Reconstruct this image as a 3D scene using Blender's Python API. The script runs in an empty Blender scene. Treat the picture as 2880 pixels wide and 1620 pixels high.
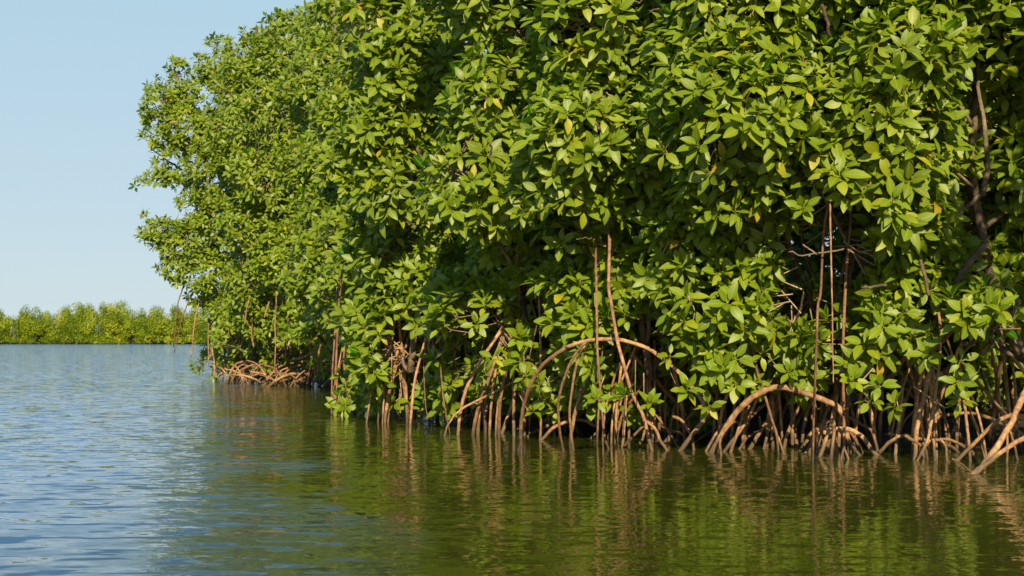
import bpy, math, random
import numpy as np
from mathutils import Vector, Matrix, noise as mnoise

SC = bpy.context.scene
COL = SC.collection
rng = np.random.default_rng(7)
random.seed(7)

# ------------------------------------------------------------------ camera, light, exposure
F = 3956.0          # focal length in photograph pixels (2880 wide)
H = 0.8             # eye height over the water (camera in a small boat)
HZ = 960.0          # horizon row
cam_d = bpy.data.cameras.new('camera'); cam = bpy.data.objects.new('camera', cam_d)
COL.objects.link(cam); SC.camera = cam
cam.location = (0, 0, H); cam.rotation_euler = (math.radians(90), 0, 0)
cam_d.sensor_width = 36; cam_d.lens = 36 * F / 2880; cam_d.shift_y = (HZ - 810) / 2880
cam_d.clip_start = 0.1; cam_d.clip_end = 6000
cam_d.dof.use_dof = True; cam_d.dof.focus_distance = 10.0; cam_d.dof.aperture_fstop = 9

SUN_EL = math.radians(28); SUN_AZ = math.radians(3)      # behind the camera, to its right
sdir = Vector((math.sin(SUN_AZ) * math.cos(SUN_EL), -math.cos(SUN_AZ) * math.cos(SUN_EL), math.sin(SUN_EL)))
W = bpy.data.worlds.new('World'); SC.world = W; W.use_nodes = True
nt = W.node_tree; nt.nodes.clear()
sky = nt.nodes.new('ShaderNodeTexSky'); sky.sky_type = 'NISHITA'; sky.sun_disc = False
sky.sun_elevation = SUN_EL; sky.sun_rotation = math.atan2(sdir.x, sdir.y)
sky.altitude = 0; sky.air_density = 1.0; sky.dust_density = 0.15; sky.ozone_density = 2.5
bg = nt.nodes.new('ShaderNodeBackground'); bg.inputs[1].default_value = 0.06
wo = nt.nodes.new('ShaderNodeOutputWorld')
# dry-season air: the Nishita sky with a pale blue haze that whitens towards the horizon, all the way round
tc = nt.nodes.new('ShaderNodeTexCoord'); sx = nt.nodes.new('ShaderNodeSeparateXYZ'); nt.links.new(tc.outputs['Generated'], sx.inputs[0])
cr = nt.nodes.new('ShaderNodeValToRGB'); nt.links.new(sx.outputs[2], cr.inputs[0])
els = [(0.0, (0.575, 0.70, 0.78)), (0.08, (0.555, 0.70, 0.79)), (0.235, (0.48, 0.69, 0.81)), (0.5, (0.13, 0.38, 0.73)), (1.0, (0.05, 0.18, 0.52))]
while len(cr.color_ramp.elements) < len(els): cr.color_ramp.elements.new(0.5)
for e_, (p_, c_) in zip(cr.color_ramp.elements, els): e_.position = p_; e_.color = (*c_, 1)
vm = nt.nodes.new('ShaderNodeVectorMath'); vm.operation = 'SCALE'; vm.inputs['Scale'].default_value = 0.625 / 0.06
nt.links.new(cr.outputs[0], vm.inputs[0])
mxs = nt.nodes.new('ShaderNodeMix'); mxs.data_type = 'RGBA'; mxs.inputs[0].default_value = 0.85
nt.links.new(sky.outputs[0], mxs.inputs[6]); nt.links.new(vm.outputs[0], mxs.inputs[7])
nt.links.new(mxs.outputs[2], bg.inputs[0]); nt.links.new(bg.outputs[0], wo.inputs[0])
sd = bpy.data.lights.new('sun', 'SUN'); sd.energy = 5.0; sd.angle = math.radians(0.5); sd.color = (1.0, 0.86, 0.58)
so = bpy.data.objects.new('sun', sd); COL.objects.link(so)
so.rotation_euler = sdir.to_track_quat('Z', 'Y').to_euler(); so.location = (5, -10, 10)
SC.view_settings.view_transform = 'Standard'; SC.view_settings.look = 'None'
SC.view_settings.exposure = 0.68; SC.view_settings.gamma = 1
SC.view_settings.use_curve_mapping = False
SC.render.engine = 'CYCLES'
SC.cycles.max_bounces = 6; SC.cycles.diffuse_bounces = 4; SC.cycles.glossy_bounces = 3
SC.cycles.transmission_bounces = 4

# ------------------------------------------------------------------ helpers
def P(px, py, d):
    """the place in the world that a photograph pixel shows at distance d"""
    return np.array([(px - 1440) / F * d, d, H + (HZ - py) / F * d])

def tag(o, label=None, cat=None, group=None, kind=None):
    if label: o['label'] = label
    if cat: o['category'] = cat
    if group: o['group'] = group
    if kind: o['kind'] = kind
    return o

def link(name, data, parent=None, mat=None):
    o = bpy.data.objects.new(name, data); COL.objects.link(o)
    if parent is not None: o.parent = parent
    return o

def mesh_np(name, V, Fq, mat, smooth=True, tint=None, uv=None):
    """V (n,3); Fq list of (m,k) int arrays"""
    me = bpy.data.meshes.new(name)
    V = np.asarray(V, dtype=np.float32)
    me.vertices.add(len(V)); me.vertices.foreach_set('co', V.ravel())
    loops = np.concatenate([f.ravel() for f in Fq]).astype(np.int32)
    cnt = np.concatenate([np.full(len(f), f.shape[1], dtype=np.int32) for f in Fq])
    start = np.concatenate([[0], np.cumsum(cnt)[:-1]]).astype(np.int32)
    me.loops.add(len(loops)); me.loops.foreach_set('vertex_index', loops)
    me.polygons.add(len(cnt)); me.polygons.foreach_set('loop_start', start)
    me.polygons.foreach_set('loop_total', cnt)
    if smooth: me.polygons.foreach_set('use_smooth', np.ones(len(cnt), dtype=bool))
    me.update(calc_edges=True)
    if tint is not None:
        a = me.attributes.new('tint', 'FLOAT', 'POINT'); a.data.foreach_set('value', np.asarray(tint, dtype=np.float32))
    if uv is not None:
        a = me.attributes.new('leaf_uv', 'FLOAT_VECTOR', 'POINT')
        a.data.foreach_set('vector', np.asarray(uv, dtype=np.float32).ravel())
    me.materials.append(mat)
    return me

def catmull(pts, n):
    pts = np.asarray(pts, float)
    if len(pts) == 2:
        t = np.linspace(0, 1, n)[:, None]; return pts[0] * (1 - t) + pts[1] * t
    Q = np.vstack([2 * pts[0] - pts[1], pts, 2 * pts[-1] - pts[-2]])
    out = []; seg = len(pts) - 1
    for u in np.linspace(0, seg, n):
        i = min(int(u), seg - 1); t = u - i
        p0, p1, p2, p3 = Q[i], Q[i + 1], Q[i + 2], Q[i + 3]
        out.append(0.5 * ((2 * p1) + (-p0 + p2) * t + (2 * p0 - 5 * p1 + 4 * p2 - p3) * t * t + (-p0 + 3 * p1 - 3 * p2 + p3) * t ** 3))
    return np.array(out)

def tube(path, rad, sides=8, gnarl=0.0, wob=0.0):
    path = np.asarray(path, float); n = len(path)
    rad = np.broadcast_to(np.asarray(rad, float), (n,)).copy()
    if wob > 0:
        off = rng.normal(0, wob, (n, 3)); off = (off + np.roll(off, 1, 0) + np.roll(off, -1, 0)) / 2
        off[0] = 0; off[-1] = 0; path = path + off
    T = np.gradient(path, axis=0); T /= np.linalg.norm(T, axis=1)[:, None] + 1e-9
    up = np.array([0.31, 0.22, 0.1]); 
    if abs(T[0] @ (up / np.linalg.norm(up))) > .9: up = np.array([0, .3, -.2])
    V = []; ang = np.linspace(0, 2 * np.pi, sides, endpoint=False)
    nrm = np.cross(T[0], up); nrm /= np.linalg.norm(nrm)
    for i in range(n):
        nrm = nrm - T[i] * (nrm @ T[i]); nrm /= np.linalg.norm(nrm) + 1e-9
        b = np.cross(T[i], nrm)
        r = rad[i] * (1 + gnarl * rng.normal(0, 1, sides))
        V.append(path[i] + (np.cos(ang) * r)[:, None] * nrm + (np.sin(ang) * r)[:, None] * b)
    V = np.vstack(V)
    i = np.arange(n - 1)[:, None] * sides; j = np.arange(sides)[None]; j2 = (j + 1) % sides
    Fq = np.stack([i + j, i + j2, i + sides + j2, i + sides + j], -1).reshape(-1, 4)
    c0 = len(V); V = np.vstack([V, path[0], path[-1]])
    k = np.arange(sides); k2 = (k + 1) % sides
    T0 = np.stack([np.full(sides, c0), k2, k], -1)
    e = (n - 1) * sides; T1 = np.stack([np.full(sides, c0 + 1), e + k, e + k2], -1)
    return V, Fq, np.vstack([T0, T1])

def tube_obj(name, path, rad, mat, parent, base, sides=8, gnarl=0.05, wob=0.0):
    V, Q, T = tube(path, rad, sides, gnarl, wob)
    return link(name, mesh_np(name, V - base, [Q, T], mat), parent)

def smooth_noise(p, s, seed=0.0):
    return mnoise.noise(Vector((p[0] * s + seed, p[1] * s - seed, p[2] * s + 2 * seed)))

# ------------------------------------------------------------------ materials
def new_mat(name):
    m = bpy.data.materials.new(name); m.use_nodes = True
    n = m.node_tree; n.nodes.clear()
    out = n.nodes.new('ShaderNodeOutputMaterial')
    return m, n, out

def ramp(n, stops):
    r = n.nodes.new('ShaderNodeValToRGB'); cr = r.color_ramp
    while len(cr.elements) < len(stops): cr.elements.new(0.5)
    for e, (p, c) in zip(cr.elements, stops): e.position = p; e.color = (*c, 1)
    return r

def mixc(n, fac, a, b, mode='MIX'):
    x = n.nodes.new('ShaderNodeMix'); x.data_type = 'RGBA'; x.blend_type = mode
    for k, v in ((0, fac), (6, a), (7, b)):
        if hasattr(v, 'is_output'): n.links.new(v, x.inputs[k])
        elif k == 0: x.inputs[0].default_value = v
        else: x.inputs[k].default_value = (*v, 1)
    return x.outputs[2]

def mathn(n, op, a, b=None, c=None, clamp=False):
    x = n.nodes.new('ShaderNodeMath'); x.operation = op; x.use_clamp = clamp
    for k, v in enumerate((a, b, c)):
        if v is None: continue
        if hasattr(v, 'is_output'): n.links.new(v, x.inputs[k])
        else: x.inputs[k].default_value = v
    return x.outputs[0]

def leaf_material(name, stops, under, trans=0.3, rough=0.33, veins=True, spec=0.5):
    m, n, out = new_mat(name)
    at = n.nodes.new('ShaderNodeAttribute'); at.attribute_name = 'tint'
    rp = ramp(n, stops); n.links.new(at.outputs['Fac'], rp.inputs[0])
    col = rp.outputs[0]
    geo = n.nodes.new('ShaderNodeNewGeometry')
    nz = n.nodes.new('ShaderNodeTexNoise'); nz.inputs['Scale'].default_value = 22; nz.inputs['Detail'].default_value = 3
    n.links.new(geo.outputs['Position'], nz.inputs['Vector'])
    f = mathn(n, 'MULTIPLY_ADD', nz.outputs['Fac'], 0.9, 0.55)
    hs = n.nodes.new('ShaderNodeHueSaturation'); n.links.new(col, hs.inputs['Color']); n.links.new(f, hs.inputs['Value'])
    col = hs.outputs[0]
    if veins:
        uv = n.nodes.new('ShaderNodeAttribute'); uv.attribute_name = 'leaf_uv'
        sp = n.nodes.new('ShaderNodeSeparateXYZ'); n.links.new(uv.outputs['Vector'], sp.inputs[0])
        ab = mathn(n, 'ABSOLUTE', sp.outputs[0])
        rib = mathn(n, 'SUBTRACT', 1.0, mathn(n, 'MULTIPLY', ab, 6.5), clamp=True)
        # side veins slanting off the rib
        v1 = mathn(n, 'MULTIPLY_ADD', ab, -7.0, mathn(n, 'MULTIPLY', sp.outputs[1], 62.0))
        v2 = mathn(n, 'MULTIPLY', mathn(n, 'POWER', mathn(n, 'ABSOLUTE', mathn(n, 'SINE', v1)), 6.0), 0.10)
        col = mixc(n, v2, col, (0.22, 0.30, 0.03))
        col = mixc(n, mathn(n, 'MULTIPLY', rib, 0.8), col, (0.46, 0.50, 0.05))
    if veins:
        pet = mathn(n, 'SUBTRACT', 1.0, mathn(n, 'MULTIPLY', sp.outputs[1], 5.0), clamp=True)
        col = mixc(n, pet, col, (0.50, 0.48, 0.04))
    # the paler, yellower underside
    colb = mixc(n, 0.6, col, under)
    cc = mixc(n, geo.outputs['Backfacing'], col, colb)
    pb = n.nodes.new('ShaderNodeBsdfPrincipled')
    n.links.new(cc, pb.inputs['Base Color'])
    rr = mathn(n, 'MULTIPLY_ADD', geo.outputs['Backfacing'], 0.3, rough); n.links.new(rr, pb.inputs['Roughness'])
    pb.inputs['Specular IOR Level'].default_value = spec
    tr = n.nodes.new('ShaderNodeBsdfTranslucent')
    tc = mixc(n, 0.65, cc, (0.32, 0.42, 0.01)); n.links.new(tc, tr.inputs['Color'])
    mx = n.nodes.new('ShaderNodeMixShader'); mx.inputs[0].default_value = trans
    n.links.new(pb.outputs[0], mx.inputs[1]); n.links.new(tr.outputs[0], mx.inputs[2])
    n.links.new(mx.outputs[0], out.inputs[0])
    return m

STOPS = [(0.0, (0.018, 0.095, 0.003)), (0.35, (0.036, 0.168, 0.002)), (0.70, (0.118, 0.245, 0.002)),
         (0.93, (0.31, 0.35, 0.003)), (0.965, (0.55, 0.42, 0.012)), (1.0, (0.60, 0.20, 0.03))]
M_LEAF = leaf_material('mangrove_leaf', STOPS, (0.22, 0.25, 0.008), trans=0.32, rough=0.20, spec=0.5)
M_FAR = leaf_material('distant_foliage', [(0.0, (0.10, 0.16, 0.005)), (0.5, (0.22, 0.285, 0.006)), (0.9, (0.36, 0.38, 0.010)), (1.0, (0.42, 0.37, 0.02))],
                      (0.2, 0.25, 0.02), trans=0.3, rough=0.5, veins=False, spec=0.3)

def bark_material(name, c1, c2, c3, scale=30, bump=0.4):
    m, n, out = new_mat(name)
    geo = n.nodes.new('ShaderNodeNewGeometry')
    oi = n.nodes.new('ShaderNodeObjectInfo')
    nz = n.nodes.new('ShaderNodeTexNoise'); nz.inputs['Scale'].default_value = scale; nz.inputs['Detail'].default_value = 6
    nz.inputs['Roughness'].default_value = 0.65
    n.links.new(geo.outputs['Position'], nz.inputs['Vector'])
    n2 = n.nodes.new('ShaderNodeTexNoise'); n2.inputs['Scale'].default_value = 3.1; n2.inputs['Detail'].default_value = 3
    n.links.new(geo.outputs['Position'], n2.inputs['Vector'])
    rp = ramp(n, [(0.30, c1), (0.5, c2), (0.72, c3)]); n.links.new(nz.outputs['Fac'], rp.inputs[0])
    rp2 = ramp(n, [(0.35, (0.62, 0.55, 0.5)), (0.65, (1.15, 1.08, 1.0))]); n.links.new(n2.outputs['Fac'], rp2.inputs[0])
    col = mixc(n, 1.0, rp.outputs[0], rp2.outputs[0], 'MULTIPLY')
    sp = n.nodes.new('ShaderNodeSeparateXYZ'); n.links.new(geo.outputs['Position'], sp.inputs[0])
    tide = mathn(n, 'SUBTRACT', mathn(n, 'MULTIPLY_ADD', n2.outputs['Fac'], 0.22, 0.0), sp.outputs[2])
    tide = mathn(n, 'MULTIPLY', mathn(n, 'MULTIPLY', tide, 25.0, clamp=True), 0.7)
    col = mixc(n, tide, col, (0.055, 0.045, 0.028))
    v = mathn(n, 'MULTIPLY_ADD', oi.outputs['Random'], 0.65, 0.66)
    hs = n.nodes.new('ShaderNodeHueSaturation'); n.links.new(col, hs.inputs['Color']); n.links.new(v, hs.inputs['Value'])
    pb = n.nodes.new('ShaderNodeBsdfPrincipled'); n.links.new(hs.outputs[0], pb.inputs['Base Color'])
    pb.inputs['Roughness'].default_value = 0.75; pb.inputs['Specular IOR Level'].default_value = 0.25
    bp = n.nodes.new('ShaderNodeBump'); bp.inputs['Strength'].default_value = bump; bp.inputs['Distance'].default_value = 0.01
    vo = n.nodes.new('ShaderNodeTexVoronoi'); vo.inputs['Scale'].default_value = scale * 3.2
    n.links.new(geo.outputs['Position'], vo.inputs['Vector'])
    hh = mathn(n, 'SUBTRACT', nz.outputs['Fac'], mathn(n, 'MULTIPLY', vo.outputs['Distance'], 0.45))
    n.links.new(hh, bp.inputs['Height']); n.links.new(bp.outputs[0], pb.inputs['Normal'])
    n.links.new(pb.outputs[0], out.inputs[0])
    return m
M_ROOT = bark_material('prop_root_bark', (0.13, 0.075, 0.038), (0.30, 0.175, 0.090), (0.46, 0.31, 0.17))
M_AER = bark_material('aerial_root_bark', (0.13, 0.06, 0.035), (0.27, 0.145, 0.085), (0.40, 0.25, 0.15), 18)
M_TRUNK = bark_material('trunk_bark', (0.07, 0.05, 0.035), (0.15, 0.11, 0.075), (0.27, 0.21, 0.15), 14, 0.7)
M_TWIG = bark_material('twig_bark', (0.18, 0.12, 0.07), (0.30, 0.22, 0.14), (0.42, 0.33, 0.24), 20)

m, n, out = new_mat('wet_mud'); M_MUD = m
geo = n.nodes.new('ShaderNodeNewGeometry'); nz = n.nodes.new('ShaderNodeTexNoise')
nz.inputs['Scale'].default_value = 5; nz.inputs['Detail'].default_value = 8
n.links.new(geo.outputs['Position'], nz.inputs['Vector'])
rp = ramp(n, [(0.3, (0.025, 0.015, 0.009)), (0.6, (0.07, 0.043, 0.026)), (0.8, (0.12, 0.075, 0.045))])
n.links.new(nz.outputs['Fac'], rp.inputs[0])
pb = n.nodes.new('ShaderNodeBsdfPrincipled'); n.links.new(rp.outputs[0], pb.inputs['Base Color']); pb.inputs['Roughness'].default_value = 0.55
bp = n.nodes.new('ShaderNodeBump'); bp.inputs['Distance'].default_value = 0.05; n.links.new(nz.outputs['Fac'], bp.inputs['Height'])
n.links.new(bp.outputs[0], pb.inputs['Normal']); n.links.new(pb.outputs[0], out.inputs[0])

# water: a real mirror with many small wave slopes
m, n, out = new_mat('lagoon_water'); M_WATER = m
geo = n.nodes.new('ShaderNodeNewGeometry')
def wave(scale, sx, sy, amp_x, amp_y, detail=2, off=0.0, rot=0.0):
    mp = n.nodes.new('ShaderNodeMapping'); n.links.new(geo.outputs['Position'], mp.inputs['Vector'])
    mp.inputs['Scale'].default_value = (scale * sx, scale * sy, 1); mp.inputs['Location'].default_value = (off, off * 1.7, off)
    mp.inputs['Rotation'].default_value = (0, 0, rot)
    t = n.nodes.new('ShaderNodeTexNoise'); t.inputs['Scale'].default_value = 1; t.inputs['Detail'].default_value = detail
    n.links.new(mp.outputs[0], t.inputs['Vector'])
    s = n.nodes.new('ShaderNodeVectorMath'); s.operation = 'SUBTRACT'; n.links.new(t.outputs['Color'], s.inputs[0]); s.inputs[1].default_value = (.5, .5, .5)
    q = n.nodes.new('ShaderNodeVectorMath'); q.operation = 'MULTIPLY'; n.links.new(s.outputs[0], q.inputs[0]); q.inputs[1].default_value = (amp_x, amp_y, 0)
    return q.outputs[0]
def vadd(a, b):
    q = n.nodes.new('ShaderNodeVectorMath'); q.operation = 'ADD'; n.links.new(a, q.inputs[0])
    if hasattr(b, 'is_output'): n.links.new(b, q.inputs[1])
    else: q.inputs[1].default_value = b
    return q.outputs[0]
def vscale(a, f):
    q = n.nodes.new('ShaderNodeVectorMath'); q.operation = 'SCALE'; n.links.new(a, q.inputs[0]); n.links.new(f, q.inputs['Scale']); return q.outputs[0]
big = wave(6.5, 0.6, 1.0, 0.17, 0.20, 2, 3.0, 0.12)
mid = wave(17.0, 0.5, 1.0, 0.12, 0.17, 3, 7.0, -0.1)
sml = wave(48.0, 0.5, 1.0, 0.06, 0.15, 2, 1.0, 0.05)
# wind reaches the open water on the left; the lee of the mangroves is calmer
sp = n.nodes.new('ShaderNodeSeparateXYZ'); n.links.new(geo.outputs['Position'], sp.inputs[0])
# signed distance from the line that runs from the boat to the tip of the stand
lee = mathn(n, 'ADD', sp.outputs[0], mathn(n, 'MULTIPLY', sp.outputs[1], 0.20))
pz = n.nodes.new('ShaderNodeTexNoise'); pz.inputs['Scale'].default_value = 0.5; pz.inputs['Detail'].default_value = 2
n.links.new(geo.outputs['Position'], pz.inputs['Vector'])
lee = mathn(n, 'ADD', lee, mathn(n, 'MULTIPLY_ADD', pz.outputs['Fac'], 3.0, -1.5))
mr = n.nodes.new('ShaderNodeMapRange'); mr.inputs[1].default_value = -0.1; mr.inputs[2].default_value = 1.9
mr.inputs[3].default_value = 1.15; mr.inputs[4].default_value = 0.26; n.links.new(lee, mr.inputs[0])
mr2 = n.nodes.new('ShaderNodeMapRange'); mr2.inputs[1].default_value = -0.4; mr2.inputs[2].default_value = 2.2
mr2.inputs[3].default_value = 1.0; mr2.inputs[4].default_value = 0.85; n.links.new(lee, mr2.inputs[0])
mp = n.nodes.new('ShaderNodeMapping'); n.links.new(geo.outputs['Position'], mp.inputs['Vector'])
mp.inputs['Scale'].default_value = (3.6, 9.5, 1); mp.inputs['Rotation'].default_value = (0, 0, 0.10)
fz = n.nodes.new('ShaderNodeTexNoise'); fz.inputs['Scale'].default_value = 1; fz.inputs['Detail'].default_value = 2; n.links.new(mp.outputs[0], fz.inputs['Vector'])
front = mathn(n, 'MULTIPLY', mathn(n, 'MAXIMUM', mathn(n, 'SUBTRACT', fz.outputs['Fac'], 0.55), 0.0), -2.6)
cf = n.nodes.new('ShaderNodeCombineXYZ'); n.links.new(front, cf.inputs[1])
tot = vadd(vscale(vadd(vadd(big, mid), cf.outputs[0]), mr.outputs[0]), vscale(sml, mr2.outputs[0]))
tot = vadd(tot, (0, 0, 1))
# more wind further out
wr = n.nodes.new('ShaderNodeMapRange'); wr.inputs[1].default_value = 12; wr.inputs[2].default_value = 70; wr.inputs[3].default_value = 1.0; wr.inputs[4].default_value = 1.7
n.links.new(sp.outputs[1], wr.inputs[0])
nx_ = n.nodes.new('ShaderNodeVectorMath'); nx_.operation = 'MULTIPLY'; n.links.new(tot, nx_.inputs[0])
cw = n.nodes.new('ShaderNodeCombineXYZ'); n.links.new(wr.outputs[0], cw.inputs[0]); n.links.new(wr.outputs[0], cw.inputs[1]); cw.inputs[2].default_value = 1
n.links.new(cw.outputs[0], nx_.inputs[1]); tot = nx_.outputs[0]
nm = n.nodes.new('ShaderNodeVectorMath'); nm.operation = 'NORMALIZE'; n.links.new(tot, nm.inputs[0])
pb = n.nodes.new('ShaderNodeBsdfPrincipled'); pb.inputs['Base Color'].default_value = (0.022, 0.030, 0.007, 1)
pb.inputs['Roughness'].default_value = 0.03; pb.inputs['IOR'].default_value = 1.38
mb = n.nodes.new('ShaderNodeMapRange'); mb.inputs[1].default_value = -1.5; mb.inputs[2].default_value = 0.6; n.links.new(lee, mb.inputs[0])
n.links.new(mixc(n, mb.outputs[0], (0.050, 0.130, 0.270), (0.036, 0.043, 0.004)), pb.inputs['Base Color'])   # reflected sky blue put into the open water's colour, tea-coloured water under the trees
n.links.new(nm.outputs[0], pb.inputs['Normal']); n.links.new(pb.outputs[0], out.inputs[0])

# ------------------------------------------------------------------ setting: water, lagoon bed, mud bank, far shore
def grid_mesh(name, xs, ys, zf, mat):
    X, Y = np.meshgrid(xs, ys); Z = np.array([[zf(x, y) for x in xs] for y in ys])
    V = np.stack([X, Y, Z], -1).reshape(-1, 3); nx = len(xs)
    i = np.arange(len(ys) - 1)[:, None] * nx; j = np.arange(nx - 1)[None]
    Q = np.stack([i + j, i + j + 1, i + nx + j + 1, i + nx + j], -1).reshape(-1, 4)
    return mesh_np(name, V, [Q], mat)
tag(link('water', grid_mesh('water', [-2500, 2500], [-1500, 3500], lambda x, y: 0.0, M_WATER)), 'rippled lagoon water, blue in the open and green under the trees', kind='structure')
tag(link('lagoon_bed', grid_mesh('lagoon_bed', [-2500, 2500], [-1500, 3500], lambda x, y: -0.9, M_MUD)), 'muddy bed under the lagoon', kind='structure')
# waterline of the mangrove stand, as (x, y) from the tip on the left to the near right
def shore_pt(px, py):
    d = H * F / (py - HZ); return ((px - 1440) / F * d, d)
SHORE = [shore_pt(*p) for p in ((640, 1064), (800, 1072), (960, 1080), (1010, 1098), (1120, 1140), (1250, 1178), (1330, 1196), (1500, 1218), (1800, 1232), (2200, 1246), (2600, 1262), (3000, 1290), (3500, 1370), (4600, 1600))]
SX = np.array([p[0] for p in SHORE]); SY = np.array([p[1] for p in SHORE])
def shore_y(x): return float(np.interp(x, SX, SY))
def mud_z(x, y):
    s = y - shore_y(x) - 0.35
    edge = min(x - SX[0] - 0.3, 3.0)
    s = min(s, edge)
    return max(-0.5, min(0.16, 0.10 * s)) + 0.05 * smooth_noise((x, y, 0), 1.3) + 0.03 * smooth_noise((x, y, 3), 5)
tag(link('mud_bank', grid_mesh('mud_bank', np.linspace(-9, 16, 170), np.linspace(5.5, 48, 240), mud_z, M_MUD)), 'dark mud bank under the mangrove roots', kind='structure')
def far_z(x, y): return -0.6 + min(1.3, (y - 398) * 0.14)
tag(link('far_shore', grid_mesh('far_shore', np.linspace(-420, 500, 40), np.linspace(398, 520, 10), far_z, M_MUD)), 'low far shore across the lagoon', kind='structure')

# ------------------------------------------------------------------ leaves
def leaf_template(ts, droop, fold, twist, wid=1.0):
    """unit-length leaf along +x, rows of three verts"""
    V = []; UV = []
    for t in ts:
        if t <= 0.15: w = 0.016
        else:
            s = (t - 0.15) / 0.85
            w = 0.205 * wid * (math.sin(math.pi * min(1, s ** 0.86))) ** 0.82 + 0.004 if s < 1 else 0.002
        z = -droop * t * t + 0.03 * math.sin(t * 3)
        a = twist * t
        up = w * fold
        V += [(t * (1 - 0.08 * droop), w * math.cos(a), z + up + w * math.sin(a)), (t * (1 - 0.08 * droop), 0, z), (t * (1 - 0.08 * droop), -w * math.cos(a), z + up - w * math.sin(a))]
        UV += [(1, t, 0), (0, t, 0), (-1, t, 0)]
    n_ = len(ts); Fq = []
    for i in range(n_ - 1):
        a = 3 * i; b = 3 * (i + 1)
        Fq += [(a, a + 1, b + 1, b), (a + 1, a + 2, b + 2, b + 1)]
    return np.array(V, float), np.array(Fq)[:, ::-1].copy(), np.array(UV, float)
TS = {0: (0, .15, .24, .38, .56, .74, .90, 1.0), 1: (0, .15, .36, .62, .85, 1.0), 2: (0, .15, .5, .8, 1.0), 3: (0, .5, 1.0)}
SHAPES = [(0.05, 0.25, 0.0, 1.0), (0.15, 0.18, 0.1, 0.9), (0.28, 0.3, -0.15, 1.05), (-0.05, 0.4, 0.1, 0.95), (0.42, 0.15, 0.2, 1.0), (0.12, 0.1, -0.2, 1.12)]
TPL = {l: [leaf_template(TS[l], *s) for s in SHAPES] + [leaf_template(TS[max(l, 2)], 0.0, 0.5, 0.0, 0.16)] for l in TS}
NTINT = 12
TINTV = [0.02, 0.12, 0.24, 0.34, 0.42, 0.50, 0.60, 0.72, 0.84, 0.92, 0.965, 1.0]
LEAFMESH = {}
def leaf_mesh(shape, ti):
    k = (shape, ti)
    if k not in LEAFMESH:
        V, Q, UV = TPL[0][shape]
        LEAFMESH[k] = mesh_np('leaf', V, [Q], M_LEAF, True, np.full(len(V), TINTV[ti]), UV)
    return LEAFMESH[k]

def rosettes(pos, axis, size, nl, lean=0.0, spread=None):
    """leaf matrices for rosettes. returns R (n,3,3) columns dir/side/normal, p, s, shape, tint"""
    R = []; Pp = []; S = []; SH = []; TI = []
    for p, a, sz, k in zip(pos, axis, size, nl):
        a = a / np.linalg.norm(a)
        u = np.cross(a, (0.3, 0.9, 0.2)); u /= np.linalg.norm(u) + 1e-9; v = np.cross(a, u)
        ph0 = rng.uniform(0, 6.28); base_t = np.clip(rng.normal(0.48, 0.20), 0.05, 0.88)
        ph = ph0 + np.arange(k) * 2.39996 + rng.normal(0, 0.18, k)
        f = (np.arange(k) + 0.5) / k
        th = np.radians(rng.uniform(12, 26) + rng.uniform(70, 98) * f ** rng.uniform(.65, 1.0) + rng.normal(0, 9, k))
        sq = rng.uniform(0.7, 1.0); r = np.cos(ph)[:, None] * u + np.sin(ph)[:, None] * v
        d = np.cos(th)[:, None] * a + np.sin(th)[:, None] * r
        d[:, 2] -= 0.16 * f + 0.04
        d /= np.linalg.norm(d, axis=1)[:, None]
        nn = np.sin(th)[:, None] * a - np.cos(th)[:, None] * r + rng.normal(0, 0.16, (k, 3))
        nn -= d * (nn * d).sum(1)[:, None]; nn /= np.linalg.norm(nn, axis=1)[:, None]
        s = np.cross(nn, d)
        R.append(np.stack([d, s, nn], -1)); Pp.append(p + d * 0.006 + a * 0.012 * (1 - f)[:, None])
        L = sz * (0.62 + 0.42 * np.sin(np.pi * (0.15 + 0.75 * f))) * rng.uniform(0.9, 1.1, k)
        S.append(L)
        SH.append(rng.integers(0, 6, k))
        t = np.clip(base_t + 0.55 * (f - 0.52) + rng.normal(0, 0.10, k), 0.0, 0.93)
        q = rng.random(k); t = np.where((q < 0.030) & (f > 0.5), 0.965, t); t = np.where((q > 0.994) & (f > .5), 1.0, t)
        TI.append(t)
        # closed bud, a thin spike on the axis
        s2 = np.cross(v, a)
        R.append(np.stack([a, v, -u], -1)[None]); Pp.append(p[None]); S.append(np.array([sz * 0.42])); SH.append(np.array([6])); TI.append(np.array([0.90]))
    return np.concatenate(R), np.concatenate(Pp), np.concatenate(S), np.concatenate(SH), np.concatenate(TI)

def leaves_to_mesh(name, R, p, S, SH, TI, lod, mat):
    VV = []; QQ = []; TT = []; UU = []; off = 0
    for sh in range(7):
        ix = np.nonzero(SH == sh)[0]
        if len(ix) == 0: continue
        V, Q, UV = TPL[lod][sh]
        v = np.einsum('nij,kj->nki', R[ix], V) * S[ix][:, None, None] + p[ix][:, None, :]
        q = Q[None] + (off + np.arange(len(ix)) * len(V))[:, None, None]
        VV.append(v.reshape(-1, 3)); QQ.append(q.reshape(-1, 4)); TT.append(np.repeat(TI[ix], len(V))); UU.append(np.tile(UV, (len(ix), 1)))
        off += len(ix) * len(V)
    return mesh_np(name, np.vstack(VV), [np.vstack(QQ)], mat, True, np.concatenate(TT), np.vstack(UU))

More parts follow.
